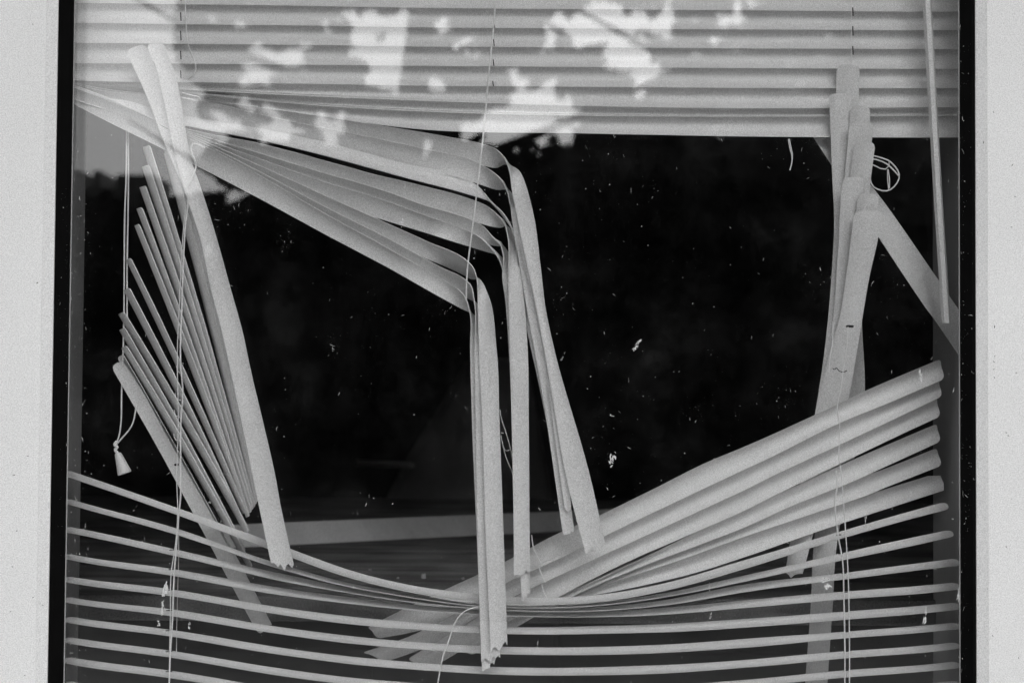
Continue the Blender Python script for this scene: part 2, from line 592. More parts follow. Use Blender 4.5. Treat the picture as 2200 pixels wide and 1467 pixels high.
# slats bent into an angle, hanging down in the middle
XB = []
def left_part(yu, yl, tail_u, tail_l):
    return yu + tail_u, yl + tail_l
BENT = [
    # upper edge, lower edge, depth upper (start, fold, end), depth lower
    ([(142, 172), (155, 176), (421, 212), (640, 243), (835, 273), (960, 294), (1037, 310), (1066, 321), (1085, 342), (1094, 366), (1099, 404), (1110, 459), (1126, 541), (1148, 641), (1169, 750), (1226, 1066), (1258, 1187)],
     [(142, 205), (155, 210), (421, 250), (640, 283), (835, 315), (960, 337), (1030, 354), (1066, 361), (1087, 353), (1108, 362), (1124, 382), (1146, 459), (1161, 568), (1172, 660), (1191, 750), (1273, 1044), (1300, 1168)],
     0.0405, 0.0510, 0.0255, 0.0255),
    ([(142, 173), (155, 178), (432, 216), (603, 256), (760, 288), (902, 318), (1036, 355), (1054, 366), (1076, 386), (1090, 410), (1096, 440), (1102, 486), (1112, 541), (1128, 641), (1148, 750), (1164, 840), (1209, 1145)],
     [(142, 207), (155, 212), (432, 258), (603, 298), (760, 331), (902, 361), (1036, 398), (1064, 407), (1088, 407), (1100, 418), (1112, 450), (1124, 490), (1139, 560), (1157, 641), (1177, 750), (1192, 840), (1234, 1140)],
     0.0393, 0.0498, 0.0320, 0.0320),
    ([(142, 176), (155, 180), (400, 250), (560, 277), (714, 310), (857, 349), (1016, 393), (1030, 403), (1054, 432), (1082, 459), (1101, 492), (1112, 560), (1134, 716), (1152, 800), (1185, 960)],
     [(142, 208), (155, 213), (400, 271), (560, 302), (698, 335), (870, 382), (1023, 423), (1046, 430), (1070, 452), (1092, 480), (1112, 505), (1128, 580), (1150, 716), (1172, 800), (1206, 955)],
     0.0460, 0.0375, 0.0370, 0.0370),
    ([(142, 178), (155, 182), (402, 277), (560, 309), (714, 350), (809, 376), (918, 402), (1022, 432), (1041, 440), (1063, 456), (1087, 486), (1091, 508), (1092, 595), (1095, 750), (1099, 900), (1103.6, 1150), (1104, 1240)],
     [(142, 209), (155, 214), (402, 312), (560, 346), (714, 389), (809, 416), (918, 445), (1000, 471), (1046, 484), (1072, 489), (1092, 488), (1104, 508), (1119, 590), (1133.6, 750), (1136, 900), (1138, 1150), (1139, 1226)],
     0.0368, 0.0473, 0.0345, 0.0345),
    ([(142, 179), (155, 183), (404, 282), (560, 330), (700, 373), (809, 404.5), (918, 443), (1019, 475.5), (1038, 486), (1060, 511), (1076, 527), (1081, 545), (1079, 595), (1085, 641), (1093, 750), (1105, 1000), (1121, 1287)],
     [(142, 210), (155, 215), (404, 318), (560, 368), (700, 410), (809, 440), (918, 479), (1005, 510), (1040, 522), (1064, 528), (1084, 532), (1096, 552), (1104, 600), (1112, 650), (1122, 750), (1130, 1000), (1140, 1277)],
     0.0355, 0.0460, 0.0385, 0.0385),
    ([(142, 180), (155, 184), (405, 286), (560, 342), (700, 392), (809, 425), (918, 464.5), (1013.6, 500), (1027, 507), (1052, 530), (1074, 560), (1083, 600), (1090, 700), (1100, 900)],
     [(142, 211), (155, 216), (405, 324), (560, 385), (700, 436), (795, 464), (918, 501), (1000, 527), (1040, 539), (1064, 546), (1086, 562), (1100, 610), (1110, 700), (1120, 900)],
     0.0343, 0.0448, 0.0410, 0.0410),
    ([(142, 182), (155, 186), (407, 290), (560, 357), (700, 421), (809, 470), (918, 519), (1004, 561), (1014, 571), (1023, 592), (1026, 640), (1029, 750), (1036, 900), (1043.6, 1150), (1054, 1394)],
     [(142, 213), (155, 218), (407, 335), (560, 400), (700, 459), (809, 507), (918, 556), (995, 590), (1014, 600), (1027, 598), (1049, 634), (1067, 750), (1073, 900), (1082, 1150), (1090, 1380)],
     0.0330, 0.0435, 0.0255, 0.0255),
    ([(142, 183), (155, 187), (409, 294), (560, 370), (700, 445), (836, 513.6), (951, 576), (1000, 601), (1011, 612), (1019, 645), (1019, 750), (1022, 900), (1026, 1150), (1034, 1420)],
     [(142, 215), (155, 220), (409, 343), (560, 420), (700, 487), (836, 556), (930, 606), (990, 634), (1010, 643), (1030, 658), (1048, 750), (1056, 900), (1065, 1150), (1075, 1411)],
     0.0318, 0.0423, 0.0295, 0.0295),
    ([(142, 184), (155, 188), (411, 300), (560, 378), (700, 460), (836, 535), (973, 614.5), (986, 623), (1000, 639), (1009, 668), (1010, 750), (1014, 900), (1024, 1150), (1036, 1447)],
     [(142, 215), (155, 222), (418, 354), (560, 428), (700, 504), (836, 576), (973, 653), (992, 663), (1008, 670), (1026, 686), (1042, 750), (1047, 900), (1055, 1150), (1065, 1420)],
     0.0306, 0.0411, 0.0336, 0.0336),
]
for i, (A, B, ua, ub, va, vb) in enumerate(BENT):
    # depth: pre-fold (ua/ub), pinch (A forward, B back), post-fold va
    def depth(E, pre, post, pinch):
        L = [0.0]
        for p, q in zip(E, E[1:]):
            L.append(L[-1] + math.hypot(q[0] - p[0], q[1] - p[1]))
        kf = max(range(len(E)), key=lambda k: E[k][0] if E[k][1] < 700 and k < len(E) - 4 and E[k][0] < (1096 if i < 6 else 1020) else -1)
        out = []
        for k in range(len(E)):
            if k < kf - 1:
                out.append(pre)
            elif k <= kf + 1:
                out.append(pinch)
            else:
                out.append(post)
        return out
    dA = depth(A, ua, va, min(ua, va) - .003)
    dB = depth(B, ub, vb, max(ub, vb) + .006)
    ribbon('slat', A, B, dA, dB, M_SLAT, blind, crown=(.0024, -.0024), ends=('round', 'ragged'), nv=9, step=9, thick=.0010)['label'] = 'slat creased into an angle, its torn end hanging down'
# one more slat seen only in the hanging bunch
ribbon('slat', [(1112, 500), (1127, 570), (1148, 655), (1167, 750), (1185, 886), (1214, 1100)],
       [(1136, 500), (1148, 570), (1163, 655), (1182, 750), (1203, 886), (1229, 1098)], .0286, .0286, M_SLAT, blind, -.0012, step=14)

# slats that hang steeply on the left
ribbon('slat', [(313, 95), (330, 131), (352, 215), (378, 341), (407, 440), (430, 511), (451, 612), (474, 700), (511, 869), (533, 973), (559, 1100), (583, 1212)],
       [(351, 92), (373, 151), (388, 215), (410, 341), (432, 405), (459, 489), (497, 625), (518, 700), (544, 817), (585, 991), (606, 1100), (632, 1215)],
       .0268, .0255, M_SLAT, blind, crown=-.0028, ends=('round', 'ragged'), nv=9)
ribbon('slat', [(269, 108), (297, 166), (322, 224), (346, 290), (384, 380), (420, 470)],
       [(309, 93), (340, 160), (362, 224), (386, 290), (420, 380), (450, 470)], .0300, .0285, M_SLAT, blind, crown=-.0026)
LF = [  # top of the right edge, bottom of the right edge, width at top, width at bottom, depth
    ((388, 350), (556, 1074), 24, 8, .0300), ((370, 325), (554, 1078), 24, 8, .0312), ((348, 228), (552, 1082), 26, 8, .0322),
    ((322, 312), (549, 1088), 20, 8, .0332), ((320, 354), (545, 1093), 19, 7, .0346),
    ((313, 399), (541, 1100), 16, 7, .0361), ((305, 445), (537, 1108), 13, 7, .0376),
    ((299, 481), (533, 1098), 10, 7, .0390), ((281, 554), (530, 1100), 10, 8, .0405),
    ((278, 618), (535, 1142), 15, 10, .0420), ((266, 669), (537, 1140), 15, 13, .0435),
    ((268, 703), (528, 1182), 15, 13, .0450), ((272, 742), (543, 1216), 14, 10, .0465)]
for (tx, ty), (bx, by), w0, w1, d in LF:
    L = math.hypot(bx - tx, by - ty)
    nx, ny = -(by - ty) / L, (bx - tx) / L
    A, B = [], []
    for s in (0, .25, .5, .75, 1):
        sag = math.sin(math.pi * s) * 5
        w = (w0 + (w1 - w0) * s + 5 * math.sin(math.pi * s)) * .74
        x, y = tx + (bx - tx) * s + sag, ty + (by - ty) * s - sag * .3
        A.append((x, y))
        B.append((x + nx * w, y + ny * w))
    ribbon('slat', A, B, (d, d + .030), (d + .0225, d + .0525), M_SLAT, blind, crown=-.0030, nv=9, rad=.003, thick=.0010)
ribbon('slat', [(264, 761), (300, 822), (366, 938), (470, 1125), (585, 1342)], [(252, 768), (288, 830), (350, 945), (450, 1130), (560, 1350)],
       (.0475, .0740), (.0620, .086), M_SLAT, blind, crown=.003, rad=.003)
ribbon('slat', [(262, 774), (298, 828), (366, 951), (451, 1100), (520, 1228), (582, 1340)],
       [(238, 786), (270, 841), (335, 955), (414, 1100), (489, 1241), (557, 1364)], (.047, .082), (.050, .096), M_SLAT, blind, crown=.0012)

# slats hanging on the right, one over another
ribbon('slat', [(1798, 139), (1796, 200), (1797, 300), (1800, 420), (1796, 560), (1785, 720)],
       [(1847, 141), (1845, 215), (1846, 300), (1848, 420), (1842, 560), (1826, 720)], (.0432, .072), (.0428, .072), M_SLAT, blind, .003)
ribbon('slat', [(1781, 202), (1785, 300), (1788, 380), (1792, 464), (1787, 586), (1776, 715), (1751, 890), (1720, 1050)],
       [(1830, 202), (1834, 300), (1836, 380), (1838, 464), (1832, 586), (1820, 715), (1796, 890), (1765, 1050)], (.0395, .094), (.0410, .094), M_SLAT, blind, .003)
ribbon('slat', [(1827, 229), (1822, 300), (1814, 420), (1800, 560), (1782, 700), (1757, 850)],
       [(1870, 228), (1868, 300), (1862, 420), (1848, 560), (1830, 700), (1804, 850)], (.0385, .091), (.0345, .091), M_SLAT, blind, .003)
ribbon('slat', [(1826, 264), (1815, 376), (1804, 520), (1788, 680), (1765, 830)],
       [(1877, 263), (1866, 376), (1855, 520), (1837, 680), (1812, 830)], (.0325, .088), (.0362, .088), M_SLAT, blind, .003)
ribbon('slat', [(1836, 305), (1826, 382), (1815, 480), (1797, 640), (1768, 830)],
       [(1881, 306), (1869, 400), (1860, 480), (1844, 640), (1815, 830)], (.0325, .085), (.0288, .085), M_SLAT, blind, .003)
ribbon('slat', [(1810, 381), (1806, 440), (1800, 545), (1789, 690), (1764, 840)],
       [(1856, 380), (1853, 440), (1847, 545), (1835, 690), (1811, 840)], (.0285, .082), (.0312, .082), M_SLAT, blind, .003)
ribbon('slat', [(1844, 416), (1836, 480), (1824, 570), (1804, 700), (1780, 815)],
       [(1889, 417), (1882, 480), (1869, 570), (1849, 700), (1825, 815)], (.0278, .075), (.0252, .075), M_SLAT, blind, .003)
front_r = ribbon('slat', [(1836, 452), (1830, 500), (1817, 600), (1802, 690), (1788, 735), (1754, 888), (1715, 1060), (1687, 1230)],
                 [(1897, 453), (1888, 505), (1867, 600), (1850, 700), (1840, 760), (1822, 860), (1775, 1040), (1724, 1234)],
                 [.0245, .030, .044, .056, .0625, .085, .108, .128], [.0235, .029, .043, .055, .063, .080, .098, .106], M_SLAT, blind, .0032, ends=('round', 'ragged'))
ribbon('slat', [(1818, 560), (1815, 700), (1806, 860), (1778, 1020), (1751, 1149), (1742, 1300), (1728, 1490)],
       [(1850, 560), (1852, 700), (1857, 860), (1828, 1020), (1799, 1160), (1789, 1300), (1776, 1490)], (.118, .140), (.098, .120), M_SLAT, blind, .001)
cs = at(1826, 699, .0345)
def oval(name, px, py, d, w, h, m, parent, ang=0.0, th=.0006):
    bm = bmesh.new()
    c = at(px, py, d)
    vs = []
    for k in range(14):
        a = 2 * math.pi * k / 14
        q = (abs(math.cos(a)) ** .6 * math.copysign(1, math.cos(a)) * w / 2, abs(math.sin(a)) ** .6 * math.copysign(1, math.sin(a)) * h / 2)
        vs.append((c.x + q[0] * math.cos(ang) - q[1] * math.sin(ang), c.z + q[0] * math.sin(ang) + q[1] * math.cos(ang)))
    f = [bm.verts.new((x, c.y, z)) for x, z in vs]
    g = [bm.verts.new((x, c.y + th, z)) for x, z in vs]
    bm.faces.new(f)
    bm.faces.new(g[::-1])
    for k in range(14):
        bm.faces.new((f[k], f[(k + 1) % 14], g[(k + 1) % 14], g[k]))
    return bm_obj(name, bm, m, parent)


# the loose slat lying aslant behind the right-hand stack
ribbon('slat', [(1745, 216), (1800, 296), (1867, 393), (1888, 420), (2020, 608), (2085, 702)],
       [(1700, 222), (1748, 296), (1810, 391), (1886, 507), (2017, 700), (2085, 800)], .066, .058, M_SLAT, blind, crown=.0028)

# the fan of closed slats at the lower right
FAN = [
    ([(2023, 770), (1856, 841), (1753, 890), (1600, 959), (1518, 993), (1400, 1052), (1286, 1107), (1191, 1149), (1087, 1205), (954, 1267), (862, 1310), (786, 1349)],
     [(2033, 812), (1900, 869), (1807, 907), (1660, 980), (1600, 1008), (1472, 1068), (1294, 1153), (1208, 1196), (1087, 1252), (1000, 1305), (907, 1352), (806, 1372)], 0),
    ([(2019, 806), (1856, 880), (1753, 929), (1600, 998), (1518, 1034), (1400, 1092), (1286, 1146), (1191, 1192), (1087, 1243), (965, 1320), (870, 1366), (775, 1398)],
     [(2028, 849), (1900, 910), (1804, 955), (1660, 1022), (1600, 1052), (1470, 1112), (1300, 1190), (1200, 1236), (1090, 1288), (1000, 1340), (914, 1390), (820, 1424)], 1),
    ([(2015, 848), (1856, 925), (1753, 974), (1600, 1042), (1518, 1080), (1400, 1135), (1286, 1190), (1191, 1236), (1087, 1287), (960, 1360), (873, 1412)],
     [(2024, 892), (1900, 950), (1813, 992), (1660, 1066), (1600, 1096), (1463, 1156), (1327, 1216), (1190, 1286), (1090, 1336), (985, 1400), (910, 1445)], 2),
    ([(2015, 909), (1900, 958), (1813, 996), (1695, 1050), (1600, 1092), (1463, 1158), (1300, 1238), (1191, 1285), (1087, 1330), (980, 1392)],
     [(2025, 946), (1900, 1003), (1834, 1033), (1700, 1087), (1600, 1132), (1491, 1174), (1354, 1226), (1230, 1280), (1100, 1352), (1010, 1410)], 3),
    ([(2015, 961), (1900, 1007), (1791, 1045), (1695, 1090), (1600, 1128), (1463, 1178), (1300, 1236), (1191, 1275)],
     [(2027, 998), (1900, 1048), (1853, 1067), (1740, 1105), (1600, 1152), (1470, 1199), (1310, 1252), (1200, 1290)], 4),
    ([(2020, 1010), (1900, 1047), (1791, 1080), (1600, 1147), (1463, 1194), (1300, 1247), (1191, 1276)],
     [(2036, 1050), (1984, 1067), (1799, 1127), (1600, 1196), (1482, 1233), (1300, 1273), (1200, 1287)], 5),
]
for A, B, k in FAN:
    d = .0600 + .0066 * k
    if k in (1, 2, 5):
        A = [(x, y + 4) for x, y in A]
    def deep(E, o):                              # the left ends reach further back into the room
        return [d + o + .05 * max(0.0, (1190 - x) / 400.0) for x, y in E]
    ribbon('slat', A, B, deep(A, 0), deep(B, .0040), M_SLAT, blind, crown=-.0074, nv=11, step=26)

# sagging open slats across the bottom
HX = (110, 143, 372, 600, 763, 873, 1028, 1160, 1300, 1430, 1600, 1818, 2000)
H = [  # (upper, lower) rows on HX, then right end
    ((998, 1009, 1088, 1170, 1228, 1255, 1276, 1284, 1276, 1252, 1203, 1138, 1086), (1012, 1023, 1102, 1187, 1244, 1270, 1293, 1299, 1291, 1268, 1221, 1153, 1103), 2037, (1076, 1094)),
    ((1060, 1070, 1133, 1211, 1255, 1274, 1297.5, 1301, 1292, 1273, 1236, 1186, 1146), (1071, 1081, 1145, 1220, 1262, 1281, 1301, 1305, 1298, 1281, 1248, 1201, 1163), 2048, (1136, 1152)),
    ((1124, 1130, 1179, 1231, 1265, 1283, 1302, 1307, 1303, 1288, 1255, 1230, 1206), (1137, 1143, 1192, 1246, 1275, 1291, 1306, 1312, 1310, 1299, 1271, 1243, 1221), 2062, (1198, 1214)),
    ((1180, 1188, 1222, 1262, 1284, 1297, 1308, 1314, 1313, 1305, 1289, 1270, 1256), (1193, 1200, 1236, 1277, 1297, 1308, 1319, 1324, 1324, 1319, 1305, 1286, 1272), 2063, (1250, 1265)),
    ((1231, 1237, 1266, 1304, 1325, 1335, 1345, 1347, 1344, 1340, 1329, 1313, 1299), (1244, 1250, 1280, 1319, 1341, 1350, 1359, 1362, 1360, 1357, 1347, 1330, 1315), 2063, (1293, 1308)),
    ((1274, 1281, 1309, 1346, 1367, 1377, 1387, 1390, 1389, 1384, 1372, 1356, 1342), (1287, 1293, 1323, 1361, 1382, 1392, 1402, 1406, 1405, 1401, 1390, 1370, 1356), 2063, (1336, 1350)),
    ((1317, 1323, 1353, 1390, 1411, 1421, 1431, 1434, 1432, 1428, 1417, 1398, 1385), (1330, 1336, 1367, 1405, 1426, 1436, 1446, 1450, 1449, 1445, 1433, 1413, 1399), 2063, (1378, 1392)),
    ((1361, 1367, 1398, 1435, 1456, 1465, 1474, 1477, 1475, 1471, 1460, 1439, 1426), (1374, 1380, 1412, 1450, 1471, 1480, 1489, 1493, 1492, 1487, 1474, 1454, 1440), 2063, (1419, 1434)),
    ((1404, 1410, 1441, 1478, 1499, 1508, 1517, 1520, 1518, 1514, 1503, 1480, 1467), (1417, 1424, 1456, 1493, 1514, 1523, 1532, 1536, 1535, 1530, 1518, 1494, 1481), 2063, (1460, 1475)),
    ((1456, 1462, 1492, 1527, 1548, 1557, 1566, 1569, 1567, 1563, 1552, 1528, 1515), (1470, 1476, 1506, 1542, 1563, 1572, 1581, 1585, 1584, 1579, 1567, 1543, 1530), 2063, (1508, 1523)),
]
for k, (U, Lo, xr, yr) in enumerate(H):
    lx = 137                                     # the left ends stop just behind the gasket
    A = [(lx, U[1] + (U[0] - U[1]) * (143 - lx) / 33)] + list(zip(HX, U))[1:] + [(xr, yr[0])]
    B = [(lx, Lo[1] + (Lo[0] - Lo[1]) * (143 - lx) / 33)] + list(zip(HX, Lo))[1:] + [(xr, yr[1])]
    z = .0006 * min(k, 3)
    ribbon('slat', A, B, .060 + z, .0405 + z, M_SLAT, blind, crown=.0022, nv=9, step=26, rad=.009)

# tilt wand
wand_p = [at(1991, -160, .0262), at(1991.5, 0, .026), at(2014, 400, .0255), at(2033, 694, .025)]
v, f = tube_pts(wand_p, .0047, 6)
mesh_obj('tilt_wand', v, f, M_PLASTIC, blind)

# cords
c0 = cord('lift_cord', [(1066, -120), (1064.6, 0), (1051, 150), (1037, 302), (1018, 467), (1003, 595), (1001, 645)], .0245, .0009, M_CORD, blind)
cord('lift_cord', [(397, -60), (398, 0), (400, 60), (404, 95), (415, 125), (421, 152), (412, 165), (404, 172)], .0250, .0006, M_CORD, blind)
cord('lift_cord', [(392, 200), (412, 205), (430, 211), (432, 216), (425, 217), (405, 213), (392, 211)], .0245, .0006, M_CORD, blind)
cord('lift_cord', [(440, 318), (428, 312), (415, 308), (410, 316), (413, 330), (421, 352), (411, 385), (402, 400), (404, 421), (398, 489), (391, 653), (388, 780), (393, 850), (389.5, 891), (388, 1000), (388, 1067), (384, 1108), (381, 1149), (374.5, 1230), (370, 1340), (365, 1421), (363, 1490)],
     .0245, .0009, M_CORD, blind)
cord('ladder_cord', [(400, 430), (392, 520), (386, 640), (381, 760), (383, 900), (380, 1040), (382, 1100), (378, 1160), (368, 1230), (366, 1330), (364, 1420), (364, 1490)], .030, .0006, M_CORD, blind)
cord('ladder_cord', [(383, 1100), (384, 1180), (382, 1260), (380, 1330), (379, 1400)], .063, .0005, M_CORD, blind)
cord('ladder_cord', [(1810, 806), (1806, 840), (1799, 871), (1803, 905), (1804.5, 936), (1802, 977), (1808, 1020), (1810, 1050), (1812, 1075), (1818, 1162), (1822, 1230), (1823.6, 1285), (1825, 1380), (1825, 1490)], .0300, .00062, M_CORD, blind)
cord('ladder_cord', [(1797, 1010), (1799, 1040), (1795, 1067), (1800, 1146), (1810, 1203), (1813, 1285), (1815, 1380), (1815, 1490)], .0330, .0008, M_CORD, blind)
cord('ladder_cord', [(1789, 690), (1788, 740), (1784, 762), (1781, 800)], .0330, .0006, M_CORD, blind)
cord('tear', [(1789, 791), (1793, 794), (1797, 790), (1802, 796), (1812, 799), (1820, 796)], .060, .0005, M_SLOT, blind, step=3)
cord('lift_cord', [(1822, 702), (1820, 740), (1814, 780), (1810, 806)], .0300, .00045, M_CORD, blind)
for i in range(12):                              # short rungs of the ladder cords by each slat
    pass
for (x, y) in ((372, 1180), (370, 1222), (366, 1266), (365, 1310), (364, 1353), (364, 1398), (364, 1441)):
    cord('ladder_rung', [(x - 8, y + 1), (x + 6, y)], .0385, .0005, M_SLOT, blind)
for (x, y) in ((1802, 1148), (1806, 1188), (1813, 1230), (1816, 1271), (1817, 1313), (1818, 1356), (1818, 1398), (1818, 1439)):
    cord('ladder_rung', [(x - 5, y + 1), (x + 5, y)], .0385, .0005, M_SLOT, blind)
for (x, y) in ((391, 790), (388, 848), (386, 884), (385, 935)):
    cord('ladder_rung', [(x - 12, y - 4), (x - 8, y + 9), (x + 1, y + 12)], .031, .0005, M_CORD, blind)
# slots along the ladders of the closed slats
for ys in ((27, 45), (67, 87), (110, 128), (152, 169), (-15, 3)):
    cord('ladder_cord', [(388, ys[0]), (389, ys[1])], .0456, .0006, M_SLOT, blind)
    cord('ladder_cord', [(1832, ys[0] - 10), (1833, ys[1] - 10)], .0456, .0006, M_SLOT, blind)
cord('ladder_cord', [(1829, -40), (1829.5, 60), (1830, 138)], .0450, .0004, M_CORD, blind)
for ys in ((47, 60), (85, 100), (128, 142), (175, 186)):
    cord('ladder_cord', [(1062 - ys[0] * .02, ys[0]), (1064 - ys[1] * .02, ys[1])], .0456, .0005, M_SLOT, blind)
# cord that loops below the hanging slats
cord('lift_cord', [(1040, 1300), (1028, 1303), (1012, 1306), (998, 1312.5), (984, 1326), (976, 1340), (966, 1370), (954.5, 1400), (945, 1440), (938, 1490)], .0330, .0008, M_CORD, blind)
cord('ladder_cord', [(1074, 880), (1076, 894), (1086, 926), (1098, 968), (1104, 1000)], .045, .0006, M_CORD, blind)
cord('ladder_cord', [(1076, 935), (1080, 955), (1090, 990), (1101, 1015), (1104, 1050)], .047, .0006, M_CORD, blind)
cord('ladder_cord', [(1076, 929), (1083, 930)], .046, .0005, M_CORD, blind)
cord('ladder_cord', [(1080, 958), (1088, 968), (1095, 966)], .046, .0005, M_CORD, blind)
cord('ladder_cord', [(1142, 1149), (1146, 1176), (1154, 1195), (1164, 1212)], .060, .0006, M_CORD, blind)
cord('ladder_cord', [(1158, 1219), (1164, 1236), (1172, 1251)], .060, .0006, M_CORD, blind)
cord('ladder_cord', [(1164, 1255), (1167, 1268), (1174, 1284)], .060, .0006, M_CORD, blind)
# tangled loop at the right
cord('lift_cord', [(1862, 332), (1877, 335), (1895, 340), (1910, 346), (1922, 357), (1930, 369), (1932, 380), (1924, 398), (1908, 410), (1886, 407), (1875, 400), (1870, 388), (1867, 375)], .0440, .0008, M_CORD, blind)
cord('lift_cord', [(1862, 340), (1877, 342), (1892, 346), (1906, 353), (1918, 364), (1930, 377)], .0425, .0008, M_CORD, blind)
cord('lift_cord', [(1862, 350), (1877, 355), (1894, 363), (1905, 363), (1911, 352), (1910, 346)], .0460, .0007, M_CORD, blind)
cord('lift_cord', [(1907, 364), (1907, 385), (1909.5, 408)], .0450, .0006, M_CORD, blind)
cord('lift_cord', [(1908, 364), (1911, 385), (1911, 404)], .0450, .0006, M_CORD, blind)
cord('lift_cord', [(1694, 299), (1696, 315), (1702, 341), (1700, 355), (1697, 366)], .0400, .0007, M_CORD, blind)
cord('lift_cord', [(1696, 299), (1699, 315), (1703, 335), (1701, 352)], .0410, .0005, M_CORD, blind)
# pull cord with its tassel
pull = cord('pull_cord', [(273, 215), (272, 300), (271, 380), (268, 462), (267, 571), (266, 700), (263, 800), (261, 850), (260, 905), (256, 935), (251, 950)], .0560, .0009, M_CORD, blind)
cord('pull_cord', [(277, 215), (276, 300), (276, 380), (275, 462), (273, 571), (273, 700)], .0570, .0009, M_CORD, blind)
cord('pull_cord', [(293, 868), (291, 883), (282, 916), (270, 932), (258, 945), (250, 955)], .0550, .0009, M_CORD, blind)
cord('knot', [(251, 948), (246, 955), (252, 960), (247, 966), (252, 972), (249, 979)], .0550, .0018, M_CORD, blind, step=3)
bm = bmesh.new()
c0, c1 = at(253, 973, .055), at(268, 1017, .055)
ax = c1 - c0
q = ax.to_track_quat('Z', 'Y')
bmesh.ops.create_cone(bm, cap_ends=True, segments=20, radius1=.0035, radius2=.0078, depth=ax.length)
bmesh.ops.bevel(bm, geom=[e for e in bm.edges if len(e.link_faces) == 2 and any(len(x.verts) > 4 for x in e.link_faces)], offset=.0006, segments=2, affect='EDGES')
bmesh.ops.transform(bm, matrix=Matrix.Translation((c0 + c1) / 2) @ q.to_matrix().to_4x4(), verts=bm.verts)
bm_obj('tassel', bm, M_PLASTIC, blind, 40)
# slots punched in two loose slats
oval('cord_slot', 1826, 701, .0408, .0085, .0028, M_SLOT, blind)
oval('cord_slot', 379, 998, .0580, .0050, .0026, M_SLOT, blind)

# ---------------------------------------------------------------- in the room behind
ZD = -.25
dk = empty('desk', (0, 0, RZ0))
tag(dk, 'dark dusty desk in the gloom behind the blind', 'desk')
def dpart(o):
    o.parent = dk
    o.matrix_parent_inverse = Matrix.Translation((0, 0, -RZ0))
    return o
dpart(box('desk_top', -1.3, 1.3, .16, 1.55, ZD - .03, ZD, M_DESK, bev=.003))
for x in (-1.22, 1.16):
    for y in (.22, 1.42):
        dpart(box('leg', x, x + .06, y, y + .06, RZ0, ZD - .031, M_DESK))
q0 = [at_z(480, 1178, ZD + .001), at_z(1420, 1130, ZD + .001)]
q1 = [at(480, 1126, q0[0].y + .015), at(1420, 1088, q0[1].y + .015)]
bm = bmesh.new()
off = Vector((0, .012, -.010))
fr = [bm.verts.new(p) for p in (q0[0], q0[1], q1[1], q1[0])]
bk = [bm.verts.new(p) for p in (q0[0] + Vector((0, .016, 0)), q0[1] + Vector((0, .016, 0)), q1[1] + off, q1[0] + off)]
bm.faces.new(fr)
bm.faces.new(bk[::-1])
for i in range(4):
    bm.faces.new((fr[i], fr[(i + 1) % 4], bk[(i + 1) % 4], bk[i]))
bmesh.ops.bevel(bm, geom=list(bm.edges), offset=.0015, segments=2, affect='EDGES')
tag(bm_obj('plank', bm, M_PLANK, None, 40), 'pale wooden plank propped aslant along the dark desk behind the blind', 'plank')


def lump(name, c, r, m, seed, squash=(1, 1, 1), sub=2):
    rg = random.Random(seed)
    bm = bmesh.new()
    bmesh.ops.create_icosphere(bm, subdivisions=sub, radius=1.0)
    for v in bm.verts:
        k = 1 + .35 * math.sin(v.co.x * 5 + seed) * math.sin(v.co.z * 6 + seed * 2) + rg.uniform(-.18, .18)
        v.co = Vector((v.co.x * k * r * squash[0], v.co.y * k * r * squash[1], v.co.z * k * r * squash[2])) + Vector(c)
    return bm_obj(name, bm, m, None, 30)


for i, (x, y, r, lab) in enumerate(((910, 1242, .0034, 'largest pale plaster chip on the dark desk, under the sagging slats'),
                                    (757, 1238, .0022, 'pale plaster chip on the desk, furthest left of the small ones'),
                                    (795, 1226, .002, 'small plaster chip nearest the far plank edge on the desk'),
                                    (855, 1243, .0018, 'tiny plaster chip just left of the largest chip on the desk'),
                                    (995, 1245, .0024, 'pale plaster chip on the desk beside the hanging bent slats'))):
    p = at_z(x, y, ZD)
    tag(lump('plaster_chip', (p.x, p.y, ZD + r * .7), r, M_CHIP, 11 + i, (1, .8, 1.1 if i == 0 else .7)), lab, 'debris', 'plaster chips on the desk')

# cloth heap behind the plank, and a metal bar beside it
prof = [(1010, 770), (985, 810), (955, 865), (915, 930), (880, 985), (850, 1040), (825, 1090), (812, 1130)]
bm = bmesh.new()
rows = []
for k, (x, y) in enumerate(prof):
    lft = at(x, y, 1.78)
    rgt = at(1130 + k * 9, y, 1.78)
    w = (rgt.x - lft.x) / 2
    cx = (rgt.x + lft.x) / 2
    rr = []
    for j in range(28):
        a = 2 * math.pi * j / 28
        fold = 1 + .05 * math.sin(j * 1.9 + k * .3) + .03 * math.sin(j * 3.7)
        rr.append(bm.verts.new((cx + w * math.cos(a) * fold, 1.78 + w * .6 * math.sin(a) * fold, lft.z)))
    rows.append(rr)
bm.faces.new(rows[0])
last = []
for j in range(28):
    v = rows[-1][j]
    last.append(bm.verts.new((v.co.x * 1.05, v.co.y, RZ0 + .002)))
rows.append(last)
bm.faces.new(last)
for a, b in zip(rows, rows[1:]):
    for j in range(28):
        bm.faces.new((a[j], a[(j + 1) % 28], b[(j + 1) % 28], b[j]))
tag(bm_obj('draped_cloth', bm, M_CLOTH, None, 60), 'faint grey cloth heaped in a cone shape in the dark room', 'cloth')
v, f = tube_pts([at(770, 994, 1.9), at(885, 999, 1.62)], .007, 8)
tag(mesh_obj('metal_bar', v, f, M_METAL), 'short dull metal bar in the darkness left of the cloth heap', 'bar')

